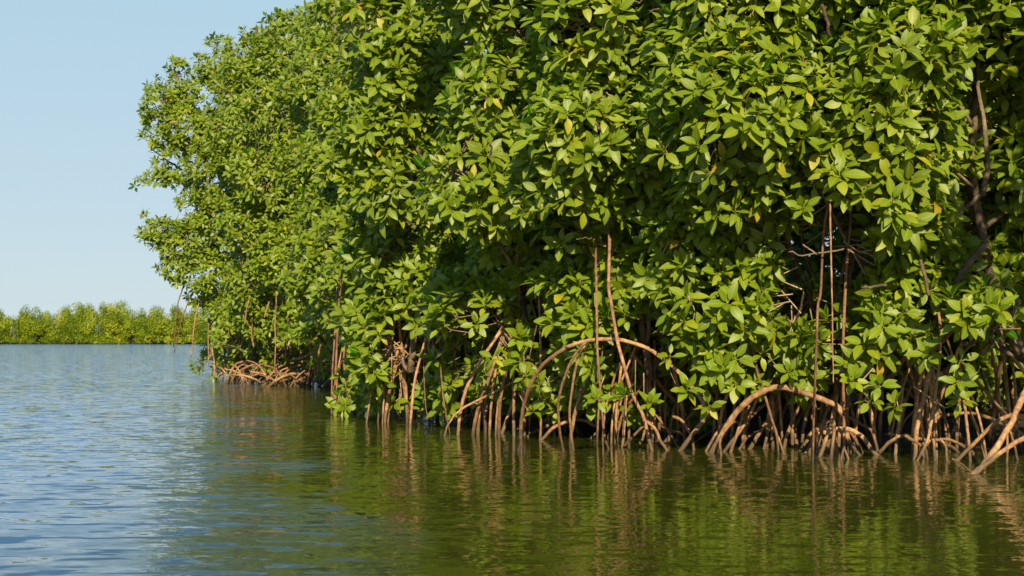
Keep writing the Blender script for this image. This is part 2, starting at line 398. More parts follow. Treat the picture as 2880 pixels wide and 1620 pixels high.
def multi_tube(A, B, C, r0, r1, sides=4):
    """many short bent twigs as one mesh: through A, B, C"""
    n_ = len(A); pts = np.stack([A, B, C], 1)
    T = np.stack([B - A, C - A, C - B], 1); T /= np.linalg.norm(T, axis=2, keepdims=True) + 1e-9
    up = np.array([0.37, 0.6, 0.2]); N1 = np.cross(T, up); N1 /= np.linalg.norm(N1, axis=2, keepdims=True) + 1e-9; N2 = np.cross(T, N1)
    ang = np.linspace(0, 2 * np.pi, sides, endpoint=False)
    rad = np.stack([r0, (r0 + r1) / 2, r1], 1)
    V = pts[:, :, None, :] + rad[:, :, None, None] * (np.cos(ang)[None, None, :, None] * N1[:, :, None, :] + np.sin(ang)[None, None, :, None] * N2[:, :, None, :])
    V = V.reshape(-1, 3)
    b = np.arange(n_)[:, None, None] * 3 * sides; i = np.arange(2)[None, :, None] * sides; j = np.arange(sides)[None, None]; j2 = (j + 1) % sides
    Q = np.stack([b + i + j, b + i + j2, b + i + sides + j2, b + i + sides + j], -1).reshape(-1, 4)
    return V, Q

# ------------------------------------------------------------------ mangrove trees
TREES = []      # collected first, leaves chosen after all crowns are known
ALL_LOBES = []
VOIDS = []      # hollows between the boughs, where the photograph looks into the dark stand
def void(px, py, d, rpx, rd): VOIDS.append((P(px, py, d + 0.6), rpx / F * d, rd + 0.5))
void(2765, 590, 8.9, 115, 1.7); void(2330, 700, 9.0, 130, 1.1); void(2180, 1010, 8.9, 90, 0.8)
void(2700, 1130, 8.9, 160, 1.4); void(2840, 1040, 8.6, 130, 1.3); void(1390, 930, 10.4, 75, 1.2); void(1830, 1120, 9.5, 190, 0.8)
void(2500, 1130, 9.2, 120, 0.8); void(1180, 470, 11.8, 60, 0.8); void(1180, 470, 11.8, 60, 0.8); void(1540, 850, 9.7, 60, 0.8)
void(468, 572, 28, 42, 3.0); void(2270, 860, 8.9, 90, 0.7)
def in_void(p):
    for c, r, rd in VOIDS:
        q = p - c
        if (q[0] / r) ** 2 + (q[2] / r) ** 2 + (q[1] / rd) ** 2 < 1: return True
    return False

def crown_points(lobes, dens, thick, fill):
    pos = []; nor = []
    for c, r in lobes:
        r = np.asarray(r, float)
        nn_ = int(dens * 4 * math.pi * (r.prod()) ** (2 / 3))
        dirs = rng.normal(0, 1, (nn_, 3)); dirs /= np.linalg.norm(dirs, axis=1)[:, None]
        u = 1 - thick * rng.random(nn_) ** 1.6 + rng.normal(0, 0.03, nn_)
        inner = rng.random(nn_) < fill; u = np.where(inner, rng.random(nn_) ** 0.5 * 0.8, u)
        pos.append(c + dirs * r * u[:, None]); nor.append(dirs)
    return np.vstack(pos), np.vstack(nor)

def plan_tree(key, label, base, lobes, lod, dens, size=0.150, keep=300, back=0.45, trunk=None, nbranch=14, group='mangrove trees along the near bank', fill=0.12, noise_cut=-0.10, name='mangrove_tree', clump=1.6):
    base = np.array([base[0], base[1], -0.05])
    L = [(np.asarray(c, float), np.asarray(r, float)) for c, r in lobes]
    ALL_LOBES.append((key, L))
    TREES.append(dict(key=key, label=label, base=base, lobes=L, lod=lod, dens=dens, size=size, keep=keep, back=back, trunk=trunk, nb=nbranch, group=group, fill=fill, cut=noise_cut, name=name, clump=clump))

def lobe(px, py, d, rpx, flat=0.85, deep=1.0):
    r = rpx / F * d
    return (P(px, py, d), (r, r * deep, r * flat))

# --- the left end of the stand, seen some 20 to 30 m away
plan_tree('L1', 'mangrove at the tip of the stand, leftmost crown leaning out over open water', (P(690, 960, 29.2)[0], 29.2),
    [lobe(*a) for a in ((455, 300, 28.6, 58), (500, 265, 29, 62), (450, 385, 28.8, 50), (520, 360, 28.6, 85), (450, 485, 28.6, 44), (405, 330, 28.6, 22), (425, 235, 28.7, 26), (505, 190, 28.8, 30), (410, 400, 28.7, 20), (400, 520, 28.6, 20), (415, 600, 28.5, 16), (412, 665, 28.4, 22), (540, 640, 28.3, 30), (575, 175, 28.9, 30), (520, 470, 28.4, 70), (600, 500, 28, 90),
     (590, 270, 29, 90), (470, 655, 28.2, 58), (540, 690, 28, 80), (500, 755, 28, 52), (600, 780, 28, 80), (560, 820, 28.2, 45), (620, 410, 28.5, 90), (640, 620, 27.8, 85), (570, 590, 28.3, 70), (640, 870, 28, 55), (620, 940, 28.2, 42), (640, 1010, 28.3, 30), (700, 960, 27.8, 60), (660, 990, 29.4, 60), (760, 985, 29.0, 75), (700, 900, 29.4, 100))],
    1, 60, back=0.4, clump=1.3, noise_cut=0.0, size=0.145)
plan_tree('L2', 'mangrove with yellow-green top behind the leftmost crown, taller than it', (P(800, 960, 27.2)[0], 27.2),
    [lobe(*a) for a in ((600, 125, 28.6, 24), (645, 118, 28.5, 22), (710, 120, 28.0, 24), (735, 95, 27.8, 20), (780, 55, 27.6, 22), (830, 70, 27, 26), (640, 155, 28.5, 38), (620, 190, 28.5, 60), (700, 240, 27.5, 100), (775, 80, 27.5, 38), (760, 140, 27.2, 55), (800, 180, 27, 90), (700, 380, 26.5, 110), (800, 330, 26, 120),
     (760, 500, 25.5, 120), (720, 640, 25.8, 100), (800, 720, 25.5, 110), (720, 800, 26.2, 90), (760, 900, 26.4, 85), (800, 970, 26.3, 55), (850, 900, 25.8, 75), (730, 1000, 27, 50), (860, 990, 27, 70), (930, 1000, 26.5, 70), (800, 1000, 26.9, 45), (850, 960, 24.6, 55), (900, 985, 24, 50), (960, 1000, 23.4, 45))],
    1, 60, back=0.35, clump=1.3, noise_cut=0.0, size=0.145)
plan_tree('L3', 'tall mangrove amid the far part of the stand, crown rising to the frame top', (P(930, 960, 24)[0], 24.5),
    [lobe(*a) for a in ((855, 62, 25.3, 26), (900, 35, 25.2, 30), (940, 12, 25, 26), (885, 85, 25, 52), (940, 70, 24.5, 75), (930, 170, 24, 100), (1050, 40, 24, 90), (900, 260, 23.5, 110), (960, 380, 22.5, 120), (900, 480, 22, 110), (1000, 560, 21.5, 110), (900, 620, 21.8, 100),
     (980, 700, 20.5, 120), (900, 780, 21.5, 110), (980, 860, 20.5, 100), (920, 940, 22, 80), (1040, 800, 20, 120), (1060, 960, 19, 90), (1090, 650, 20, 120), (1060, 450, 20, 140), (1060, 240, 21, 140))],
    1, 54, back=0.3, clump=1.3, noise_cut=-0.04, size=0.150)
plan_tree('L4', 'leafy mangrove between the far tip of the stand and the near trees', (P(1030, 960, 16.6)[0], 17.2),
    [lobe(*a) for a in ((930, 590, 19.5, 90), (910, 720, 19.6, 85), (990, 480, 16.6, 100), (1000, 640, 16, 110), (970, 800, 18.0, 95), (1040, 760, 15.4, 110), (920, 430, 20.5, 80),
     (1010, 900, 15.6, 80), (1060, 1020, 15, 90), (990, 1090, 15.6, 60), (1030, 1110, 15.4, 55), (1090, 1100, 15.0, 60), (960, 1130, 15.8, 35), (1080, 1130, 14.8, 45), (1100, 900, 14.8, 110), (1130, 600, 15, 130), (960, 330, 18, 90))],
    1, 70, back=0.35, clump=1.1)

# --- the near part of the stand, 8 to 13 m away
def column(px0, px1, d_front, top, bottom, rows, r=(0.40, 0.62), seedx=0, gapd=0.45):
    out_ = []
    for k in range(rows):
        py = top + (bottom - top) * (k + 0.5) / rows
        nacross = max(1, int(round((px1 - px0) / F * d_front / 0.62)))
        for q in range(nacross):
            px = px0 + (px1 - px0) * (q + 0.5 + rng.uniform(-.25, .25)) / nacross
            rr = rng.uniform(*r); d = d_front + 0.15 + rr * 0.9 + rng.uniform(-0.12, 0.30)
            pyj = py + rng.uniform(-30, 30)
            out_.append((P(px, pyj, d), (rr, rr, rr * 0.85)))
    return out_
plan_tree('N1', 'big-leaved mangrove at the left edge of the near stand, foliage brushing the water', (P(1150, 960, 13.4)[0], 13.6),
    column(1000, 1300, 12.2, -900, 620, 10) + column(1020, 1300, 13.1, 600, 1040, 4, (0.40, .55)) + [lobe(1040, 1110, 14.4, 62), lobe(1000, 1130, 14.9, 45), lobe(1110, 1100, 14.2, 80)], 1, 92, clump=1.4, nbranch=20)
plan_tree('N2', 'mangrove above the two thin arching roots, left of the tall arch', (P(1500, 960, 11.6)[0], 11.7),
    column(1270, 1600, 10.7, -1000, 620, 11) + column(1260, 1560, 11.5, 600, 980, 4, (0.38, .52)) + [lobe(1500, 1030, 11.8, 70), lobe(1350, 980, 12.4, 90), lobe(1620, 1130, 11.0, 55), lobe(1430, 1080, 12.2, 60)], 1, 98, clump=1.4, nbranch=20)
plan_tree('N3', 'mangrove standing behind the tall bow-shaped prop root in the middle of the near stand', (P(1830, 960, 10.9)[0], 10.9),
    column(1580, 1960, 9.7, -1100, 620, 11) + column(1560, 1900, 10.4, 600, 1010, 4, (0.36, .5)) + [lobe(1690, 1120, 10.6, 55), lobe(1790, 1120, 10.3, 60), lobe(1900, 1060, 10.2, 70), lobe(2000, 1020, 10.0, 60)], 1, 104, clump=1.4, nbranch=20)
plan_tree('N4', 'mangrove behind the three long straight hanging roots', (P(2200, 960, 10.5)[0], 10.4),
    column(1950, 2340, 8.7, -1200, 560, 12) + column(1900, 2330, 9.6, 560, 1010, 4, (0.36, .5)), 1, 106, clump=1.4, nbranch=20)
plan_tree('N5', 'mangrove over the fan of prop roots, small leaf sprays hanging low beside the water', (P(2480, 960, 10.2)[0], 10.1),
    column(2340, 2640, 8.5, -1200, 560, 12) + column(2330, 2620, 9.3, 560, 980, 4, (0.34, .48)) + [lobe(2430, 1120, 9.4, 62), lobe(2510, 1150, 9.3, 45)], 1, 106, clump=1.4, nbranch=20)
plan_tree('N6', 'mangrove at the right edge with a bare grey-brown forked trunk showing through a dark gap', (P(2770, 960, 10.1)[0], 10.0),
    column(2640, 3000, 8.5, -1200, 120, 9) + column(2600, 3000, 9.3, 120, 900, 5, (0.32, .46)) + [lobe(2700, 900, 9.0, 70), lobe(2820, 860, 8.9, 80), lobe(2690, 1060, 9.1, 45)], 1, 92, clump=1.4, nbranch=16)
plan_tree('N7', 'mangrove just beyond the right edge of the frame, shading the bank', (3.9, 6.6),
    [((3.75 + rng.uniform(-.45, .7), 6.2 + rng.uniform(-.5, .7), z), (.5, .5, .42)) for z in np.linspace(2.5, 5.4, 10)], 2, 24, keep=0, clump=1.4)
plan_tree('N8', 'mangrove standing outside the frame on the right, nearest to the boat', (6.3, 6.2),
    [((6.3 + rng.uniform(-.6, .7), 7.0 + rng.uniform(-.8, 1.0), z), (.65, .65, .5)) for z in np.linspace(1.2, 5.6, 12)], 2, 30, keep=0, clump=1.4)
# --- the trees behind, which close the stand
backs = [(-4.4, 27.5, 7.2, 'slender mangrove standing behind the far tip of the stand'), (-2.0, 22.5, 7.6, 'dark mangrove in the second row behind the tall far crown'),
         (-0.9, 17.6, 6.6, 'shaded mangrove in the second row, behind the left edge of the near stand'), (0.7, 14.9, 6.4, 'shaded mangrove in the second row behind the thin arching roots'),
         (2.2, 13.8, 6.2, 'shaded mangrove in the second row behind the bow-shaped root'), (3.7, 12.9, 6.2, 'shaded mangrove in the second row behind the long hanging roots'),
         (5.1, 12.0, 6.2, 'shaded mangrove in the second row behind the forked trunk'), (0.2, 19.0, 7.0, 'mangrove deep inside the stand, third row left'),
         (2.6, 16.0, 6.6, 'mangrove deep inside the stand, third row middle'), (5.0, 15.0, 6.4, 'mangrove deep inside the stand, third row right'),
         (3.6, 16.8, 6.6, 'mangrove deep inside the stand behind the long hanging roots'), (4.6, 13.6, 6.4, 'mangrove between the second and third rows, behind the fan of prop roots'), (6.6, 13.0, 6.4, 'mangrove deep inside the stand beyond the right edge'), (1.4, 16.6, 6.6, 'mangrove deep inside the stand behind the middle prop roots'),
         (-5.3, 30.8, 6.0, 'mangrove right behind the leftmost crown, closing the tip of the stand'), (-3.0, 25.4, 6.6, 'mangrove behind the tangled far roots')]
for bi, (x, y, ht, lab) in enumerate(backs):
    lb = []
    for k in range(24):
        a = rng.uniform(0, 6.28); r = rng.uniform(0, 1.2); z = 0.35 + (ht - 0.6) * ((k + 0.5) / 24) ** 1.25
        rr = rng.uniform(0.58, 0.85)
        lb.append(((x + r * math.cos(a), y + 0.7 * r * math.sin(a), z), (rr, rr, rr * .85)))
    plan_tree('B%d' % bi, lab, (x, y), lb, 3 if bi > 6 else 2, 22, keep=0, back=0.6, group='mangrove trees in the back rows of the stand', fill=0.3, noise_cut=-0.5, nbranch=10)

for t in TREES:
    k_ = t['key']
    ex = {'N1': (1000, 1330, 14.2, 860, 1100), 'N2': (1290, 1600, 12.5, 860, 1090), 'N3': (1570, 1950, 11.5, 880, 1110), 'N4': (1930, 2330, 10.7, 900, 1020)}.get(k_)
    if ex:
        for px in np.arange(ex[0], ex[1], 75):
            for py in np.arange(ex[3], ex[4], 75):
                r_ = rng.uniform(.24, .36); t['lobes'].append((P(px + rng.uniform(-25, 25), py + rng.uniform(-25, 25), ex[2] + rng.uniform(-.2, .5)), np.array([r_, r_, r_ * .8])))
# low sprays that the photograph shows one by one: (pixel, distance)
SPRAYS = {'N5': [(z6x, 9.15) for z6x in ((2444, 1131), (2519, 1147), (2399, 1070), (2473, 1090), (2609, 998), (2695, 1075), (2704, 1131), (2702, 1018))],
    'N3': [(q, 9.9) for q in ((1678, 1126), (1762, 1119), (1827, 1139), (1929, 1100), (2038, 1029), (2070, 1080), (2119, 1077), (1994, 1145), (1885, 1006), (1920, 960), (2000, 990), (2140, 1000), (2220, 1050))],
    'N2': [(q, 11.3) for q in ((1390, 1009), (1600, 1090), (1530, 1130), (1480, 1060), (1640, 1000), (1675, 1087), (1340, 915), (1500, 1160))],
    'L4': [(q, 15.0) for q in ((975, 1087), (1007, 1129), (1075, 1116), (984, 1100), (949, 1145), (1046, 1120), (1091, 1139), (1020, 1060), (1000, 1020), (1110, 1080), (1060, 1150), (1130, 1130), (1150, 1060), (960, 1060), (1100, 1150), (1180, 1120), (1030, 1150))]}
for t in TREES: t['sprays'] = [P(q[0], q[1], d + rng.uniform(-.1, .15)) for q, d in SPRAYS.get(t['key'], [])]

def grow_crown(t):
    pos, nor = crown_points(t['lobes'], t['dens'], 0.35, t['fill'])
    keep = np.ones(len(pos), bool)
    for c, r in t['lobes']:
        q = np.linalg.norm((pos - c) / r, axis=1); keep &= ~((q < 0.62) & (rng.random(len(pos)) < 0.75))
    for k2, L in ALL_LOBES:
        if k2 == t['key']: continue
        for c, r in L:
            q = np.linalg.norm((pos - c) / r, axis=1); keep &= ~((q < 0.55) & (rng.random(len(pos)) < 0.6))
    keep &= ~((nor[:, 1] > 0.25) & (rng.random(len(pos)) > t['back']))
    keep &= pos[:, 2] > 0.10
    idx = np.nonzero(keep)[0]
    ok = []
    for i in idx:
        p = pos[i]
        if in_void(p): continue
        nv = smooth_noise(p, t['clump'], 4.0) + 0.5 * smooth_noise(p, t['clump'] * 2.3, 9.0)
        if nv < t['cut'] and rng.random() < 0.65: continue
        ok.append(i)
    pos = pos[ok]; nor = nor[ok]
    # foliage does not grow through or hang in front of the roots that stand free
    if len(CLEAR) and len(pos):
        CL = np.array(CLEAR); u = 1440 + F * pos[:, 0] / pos[:, 1]; v = HZ - F * (pos[:, 2] - H) / pos[:, 1]
        kp = np.ones(len(pos), bool); sz_ = 0.088 * F / pos[:, 1]
        for i in range(len(pos)):
            m_ = (np.abs(CL[:, 0] - u[i]) < sz_[i] * CL[:, 3]) & (np.abs(CL[:, 1] - v[i]) < sz_[i] * 1.6) & (CL[:, 2] > pos[i, 1] - 0.12)
            if m_.any() and rng.random() < 0.93: kp[i] = False
        pos = pos[kp]; nor = nor[kp]
    # two rosettes never sit on top of each other
    cell = {}; fin = []
    ms = 0.092 * t['size'] / 0.150
    for i in range(len(pos)):
        k = tuple((pos[i] / ms).astype(int)); 
        if k in cell: continue
        cell[k] = 1; fin.append(i)
    pos = pos[fin]; nor = nor[fin]
    if t['sprays']:
        sp_ = np.array(t['sprays']); pos = np.vstack([pos, sp_]); nor = np.vstack([nor, np.tile([0.0, -0.9, 0.1], (len(sp_), 1))])
    ax = nor * 0.48 + np.array([0.0, -0.28, 0.62]) + rng.normal(0, 0.22, pos.shape)
    ax /= np.linalg.norm(ax, axis=1)[:, None]
    return pos, ax, nor

def build_trees():
    allp = []
    for t in TREES:
        pos, ax, nor = grow_crown(t)
        lo, hi = (7, 11) if t['lod'] < 3 else (6, 8)
        if t['lod'] == 2: lo, hi = 6, 9
        nl = rng.integers(lo, hi + 1, len(pos))
        sz = t['size'] * rng.uniform(0.82, 1.12, len(pos))
        if t['sprays']: sz[-len(t['sprays']):] *= 0.88
        t['pos'] = pos; t['ax'] = ax
        t['lv'] = rosettes(pos, ax, sz, nl)
    # which leaves show: a coarse depth picture of all leaf centres
    cellpx = 9.0; G = {}
    for t in TREES:
        R, p, S, SH, TI = t['lv']
        c = p + R[:, :, 0] * S[:, None] * 0.55
        u = 1440 + F * c[:, 0] / c[:, 1]; v = HZ - F * (c[:, 2] - H) / c[:, 1]
        t['uv'] = (u, v, c[:, 1])
    W_, H_ = int(2880 / cellpx) + 1, int(1620 / cellpx) + 1
    Z = np.full((W_, H_), 1e9)
    for t in TREES:
        u, v, d = t['uv']; iu = (u / cellpx).astype(int); iv = (v / cellpx).astype(int)
        m_ = (iu >= 0) & (iu < W_) & (iv >= 0) & (iv < H_)
        np.minimum.at(Z, (iu[m_], iv[m_]), d[m_])
    # grow the nearest depth a little: a leaf covers its neighbours
    Zg = Z.copy()
    for dx in (-2, -1, 0, 1, 2):
        for dy in (-2, -1, 0, 1, 2):
            Zg = np.minimum(Zg, np.roll(np.roll(Z, dx, 0), dy, 1))
    for t in TREES:
        R, p, S, SH, TI = t['lv']; u, v, d = t['uv']
        iu = (u / cellpx).astype(int); iv = (v / cellpx).astype(int)
        m_ = (iu >= 0) & (iu < W_) & (iv >= 0) & (iv < H_)
        sc = np.full(len(d), -1.0)
        area = np.abs(R[:, 1, 2]) + 0.25
        zz = Zg[iu[m_], iv[m_]]
        sc[m_] = S[m_] / d[m_] * area[m_] * np.exp(-np.maximum(0, d[m_] - zz - 0.05) * 3.0)
        sc[SH == 6] = -1
        if t['keep'] == 0: sel = np.zeros(0, int)
        else:
            sel = np.argsort(-sc)[:t['keep']]; sel = sel[sc[sel] > 0]
        t['sel'] = sel
    for t in TREES: make_tree(t)

def make_tree(t):
    base = t['base']
    root = bpy.data.objects.new(t['name'], None); COL.objects.link(root); root.location = base
    root.empty_display_size = 0.2
    tag(root, t['label'], 'mangrove tree', t['group']); t['root'] = root
    R, p, S, SH, TI = t['lv']
    sel = t['sel']; mask = np.ones(len(S), bool); mask[sel] = False
    for i in sel:
        ti = int(np.argmin(np.abs(np.array(TINTV) - TI[i])))
        o = bpy.data.objects.new('leaf', leaf_mesh(int(SH[i]), ti)); COL.objects.link(o); o.parent = root
        m4 = np.eye(4); m4[:3, :3] = R[i] * S[i]; m4[:3, 3] = p[i] - base
        o.matrix_basis = Matrix(m4.tolist())
    fo = link('foliage', leaves_to_mesh('foliage', R[mask], p[mask] - base, S[mask], SH[mask], TI[mask], t['lod'], M_LEAF), root)
    tag(fo, kind='stuff')
    # trunk, limbs, twigs
    L = t['lobes']; cen = np.array([c for c, r in L]); top = cen[:, 2].max()
    pos = t['pos']
    if t['trunk'] is not None: tp = catmull(t['trunk'], 18)
    else:
        mid = cen[cen[:, 2] > np.median(cen[:, 2])].mean(0)
        a = base + np.array([0, 0.0, 0.55])
        b = (a + mid) / 2 + np.array([rng.uniform(-.15, .15), rng.uniform(0, .25), 0.1])
        tp = catmull([a, b, mid, mid + np.array([0, 0, (top - mid[2]) * 0.8])], 20)
    rmax = 0.042 if t['trunk'] is not None else 0.036 if t['key'][0] == 'N' else 0.055 if t['size'] > .17 else 0.075
    tube_obj('trunk', tp, np.linspace(rmax, rmax * 0.25, len(tp)), M_TRUNK, root, base, 9, 0.05, 0.012)
    nb = t['nb']; anchors = []
    ids = [k for k in rng.permutation(len(cen)) if (cen[k, 2] > 1.0 or t['key'][0] != 'N') and L[k][1][0] > (0.3 if t['key'][0] == 'L' else 0.1)][:nb]
    for k in ids:
        c = cen[k] + rng.normal(0, 0.1, 3)
        j = int(np.argmin(np.linalg.norm(tp - (c + np.array([0, 0.1, -0.55])), axis=1))); j = min(j, len(tp) - 3)
        s = tp[j]; m1 = (s + c) / 2 + np.array([rng.normal(0, .08), rng.normal(0, .08), -0.10])
        e = c + (c - s) * (0.05 if t['key'][0] == 'L' else 0.25)
        pth = catmull([s, m1, c, e], 10)
        r0 = max(0.011, rmax * 0.42 * (1 - j / len(tp)) + 0.008)
        tube_obj('branch', pth, np.linspace(r0, 0.004, 10), M_TRUNK, root, base, 6, 0.06, 0.012)
        anchors += [pth[4], pth[6], pth[8]]
    anchors = np.array(anchors)
    # twigs: each rosette is carried by a shoot that starts on the nearest bough
    d2 = np.linalg.norm(pos[:, None, :] - anchors[None], axis=2) if len(pos) * len(anchors) < 4e6 else None
    near = anchors[np.argmin(d2, axis=1)]
    vec = near - pos; dist = np.linalg.norm(vec, axis=1)[:, None] + 1e-6
    ln = np.minimum(dist, rng.uniform(0.12, 0.42, (len(pos), 1)))
    C = pos + vec / dist * ln + rng.normal(0, 0.06, pos.shape)
    B = pos - t['ax'] * 0.07 + (C - pos) * 0.30 + rng.normal(0, 0.012, pos.shape)
    V, Q = multi_tube(C, B, pos, np.full(len(pos), 0.0042) * (1 if t['size'] > .17 else 1.3), np.full(len(pos), 0.0026))
    tag(link('twigs', mesh_np('twigs', V - base, [Q], M_TWIG), root), kind='stuff')

# the forked bare trunk seen through the gap on the right
for t in TREES:
    if t['key'] == 'N6':
        t['trunk'] = [P(2880, 1010, 9.6), P(2795, 780, 9.6), P(2768, 690, 9.6), P(2752, 560, 9.6), P(2745, 420, 9.6), P(2742, 250, 9.55), P(2720, 60, 9.6), P(2730, -200, 9.7), P(2700, -700, 9.8)]
TR = {t['key']: t for t in TREES}
ROOTS = []; CLEAR = []

# ------------------------------------------------------------------ roots traced along the bank
def z4(*pts): return [(900 + u / 3.0825, 860 + v / 3.0825) for u, v in pts]
def z5(*pts): return [(1600 + u / 3.083, 860 + v / 3.083) for u, v in pts]
def z6(*pts): return [(2200 + u / 2.787, 860 + v / 2.787) for u, v in pts]
def z7(*pts): return [(2100 + u / 2.787, 400 + v / 2.787) for u, v in pts]
def z2(*pts): return [(300 + u / 2.4156, 500 + v / 2.4156) for u, v in pts]
def root(tree, pts, wpx, db=None, dt=None, kind='prop_root', water=True, taper=1.0, mat=None):
    """pts from top to foot in photograph pixels; the foot stands in the water when water=True"""
    t = TR[tree]; fx, fy = pts[-1]
    if db is None: db = H * F / (fy - HZ)
    if dt is None: dt = db + 0.45
    n_ = len(pts); lens = [0]
    for a, b in zip(pts[:-1], pts[1:]): lens.append(lens[-1] + math.hypot(a[0] - b[0], a[1] - b[1]))
    W3 = [P(px, py, dt + (db - dt) * l / lens[-1]) for (px, py), l in zip(pts, lens)]
    if water:
        e = W3[-1]; dr = (W3[-1] - W3[-2]); dr /= np.linalg.norm(dr); dr[2] = min(dr[2], -0.45)
        W3.append(e + dr * 0.35)
    r = wpx / F * db / 2 * 0.88
    k = max(10, int(4 * len(W3)) + 2)
    pth = catmull(W3, k)
    r1 = r * taper
    ROOTS.append((kind, pth, np.linspace(r, r1, k), t))
    if tree[0] == 'N' or kind == 'aerial_root':
        for q in catmull(W3, 40)[6:]:
            if q[2] > 0: CLEAR.append((1440 + F * q[0] / q[1], HZ - F * (q[2] - H) / q[1], q[1], 1.45 if kind == 'aerial_root' and tree[0] != 'L' or tree in ('L4', 'N3') else 1.1))
A = 'aerial_root'
# far tip: thin roots hanging free over the water
root('L1', z2((548, 665), (510, 770), (480, 880), (455, 1150)), 5, 28, 28, A, False, 0.7)
root('L1', z2((598, 765), (545, 870), (500, 1000), (458, 1190)), 4, 28, 28, A, False, 0.7)
root('L1', z2((660, 750), (620, 880), (595, 1000), (574, 1220)), 4.5, 28, 28, A, False, 0.7)
root('L1', z2((690, 960), (690, 1100), (692, 1268)), 4.5, 28, 28, A, False, 0.7)
root('L1', z2((715, 1150), (730, 1250), (732, 1375)), 5, 27.8, 28, A)
root('L1', z2((838, 1010), (865, 1150), (890, 1250), (900, 1370)), 6, None, 27, A)
root('L2', z2((895, 1050), (915, 1200), (935, 1375)), 6, None, 27, A)
root('L2', z2((1150, 760), (1152, 850), (1144, 980), (1147, 1120), (1141, 1300)), 4, 25.4, 25.4, A, False)
root('L2', z2((975, 800), (950, 900), (938, 1000)), 4, 25.4, 25.4, A, False)
root('L2', z2((1105, 840), (1085, 900), (1072, 950)), 4, 25.4, 25.4, A, False)
root('L3', z2((1460, 1110), (1440, 1200), (1435, 1330)), 6, 22, 22, A, False)
root('L2', z2((990, 950), (985, 1060), (1000, 1150)), 5, 26, 26, A, False)
root('L3', z2((1190, 1130), (1180, 1250), (1150, 1350)), 5, None, 27.5, A)
for u0, v0, u1, v1, tr_ in ((1040, 1090, 1020, 1380, 'L2'), (1110, 1060, 1130, 1390, 'L2'), (1245, 1080, 1240, 1400, 'L3'), (1310, 1120, 1335, 1410, 'L3'), (1385, 1100, 1370, 1415, 'L3'), (1500, 1100, 1530, 1420, 'L3'), (960, 1120, 985, 1380, 'L1'), (800, 1150, 790, 1375, 'L1')):
    root(tr_, z2((u0, v0), ((u0 + u1) / 2 + 8, (v0 + v1) / 2), (u1, v1)), 4.5, None, H * F / (500 + v1 / 2.4156 - HZ) + 0.3, A)
# far bank: arching prop roots
for pts, w, tr in ((((1030, 1240), (900, 1265), (800, 1310), (735, 1375)), 11, 'L1'), (((1100, 1275), (1000, 1300), (900, 1340), (850, 1385)), 10, 'L1'),
    (((1215, 1260), (1150, 1290), (1100, 1340), (1070, 1395)), 12, 'L2'), (((1420, 1325), (1280, 1330), (1180, 1360), (1095, 1420)), 13, 'L2'),
    (((1745, 1310), (1700, 1290), (1620, 1295), (1550, 1330), (1480, 1425)), 18, 'L3'), (((1600, 1320), (1480, 1320), (1380, 1350), (1330, 1420)), 12, 'L3'),
    (((1495, 1210), (1420, 1280), (1330, 1330), (1265, 1410)), 11, 'L3'), (((1680, 1360), (1600, 1345), (1500, 1365), (1440, 1420)), 11, 'L3'),
    (((1500, 1290), (1400, 1310), (1330, 1350), (1290, 1410)), 10, 'L3'), (((970, 1250), (940, 1310), (890, 1380)), 9, 'L1'), (((1120, 1160), (1110, 1260), (1090, 1380)), 9, 'L2')):
    root(tr, z2(*pts), w * 0.8, None, H * F / (500 + pts[-1][1] / 2.4156 - HZ) + 0.8)
for k in range(105):
    fx = rng.uniform(630, 1010); fy = 1066 + (fx - 640) * 0.035 + rng.uniform(-8, 16) - (4 if fx > 900 else 0)
    ln = rng.uniform(10, 90); sg = 1 if rng.random() < 0.68 else -1
    hgt = rng.uniform(22, 70)
    pts = [(fx + sg * ln, fy - hgt), (fx + sg * ln * 0.55, fy - hgt * 0.85), (fx + sg * ln * .2, fy - hgt * 0.45), (fx, fy)]
    dd = H * F / (fy - HZ)
    root('L1' if fx < 740 else ('L2' if fx < 870 else 'L3'), pts, rng.uniform(3.5, 8), dd, dd + rng.uniform(-0.2, 0.9))
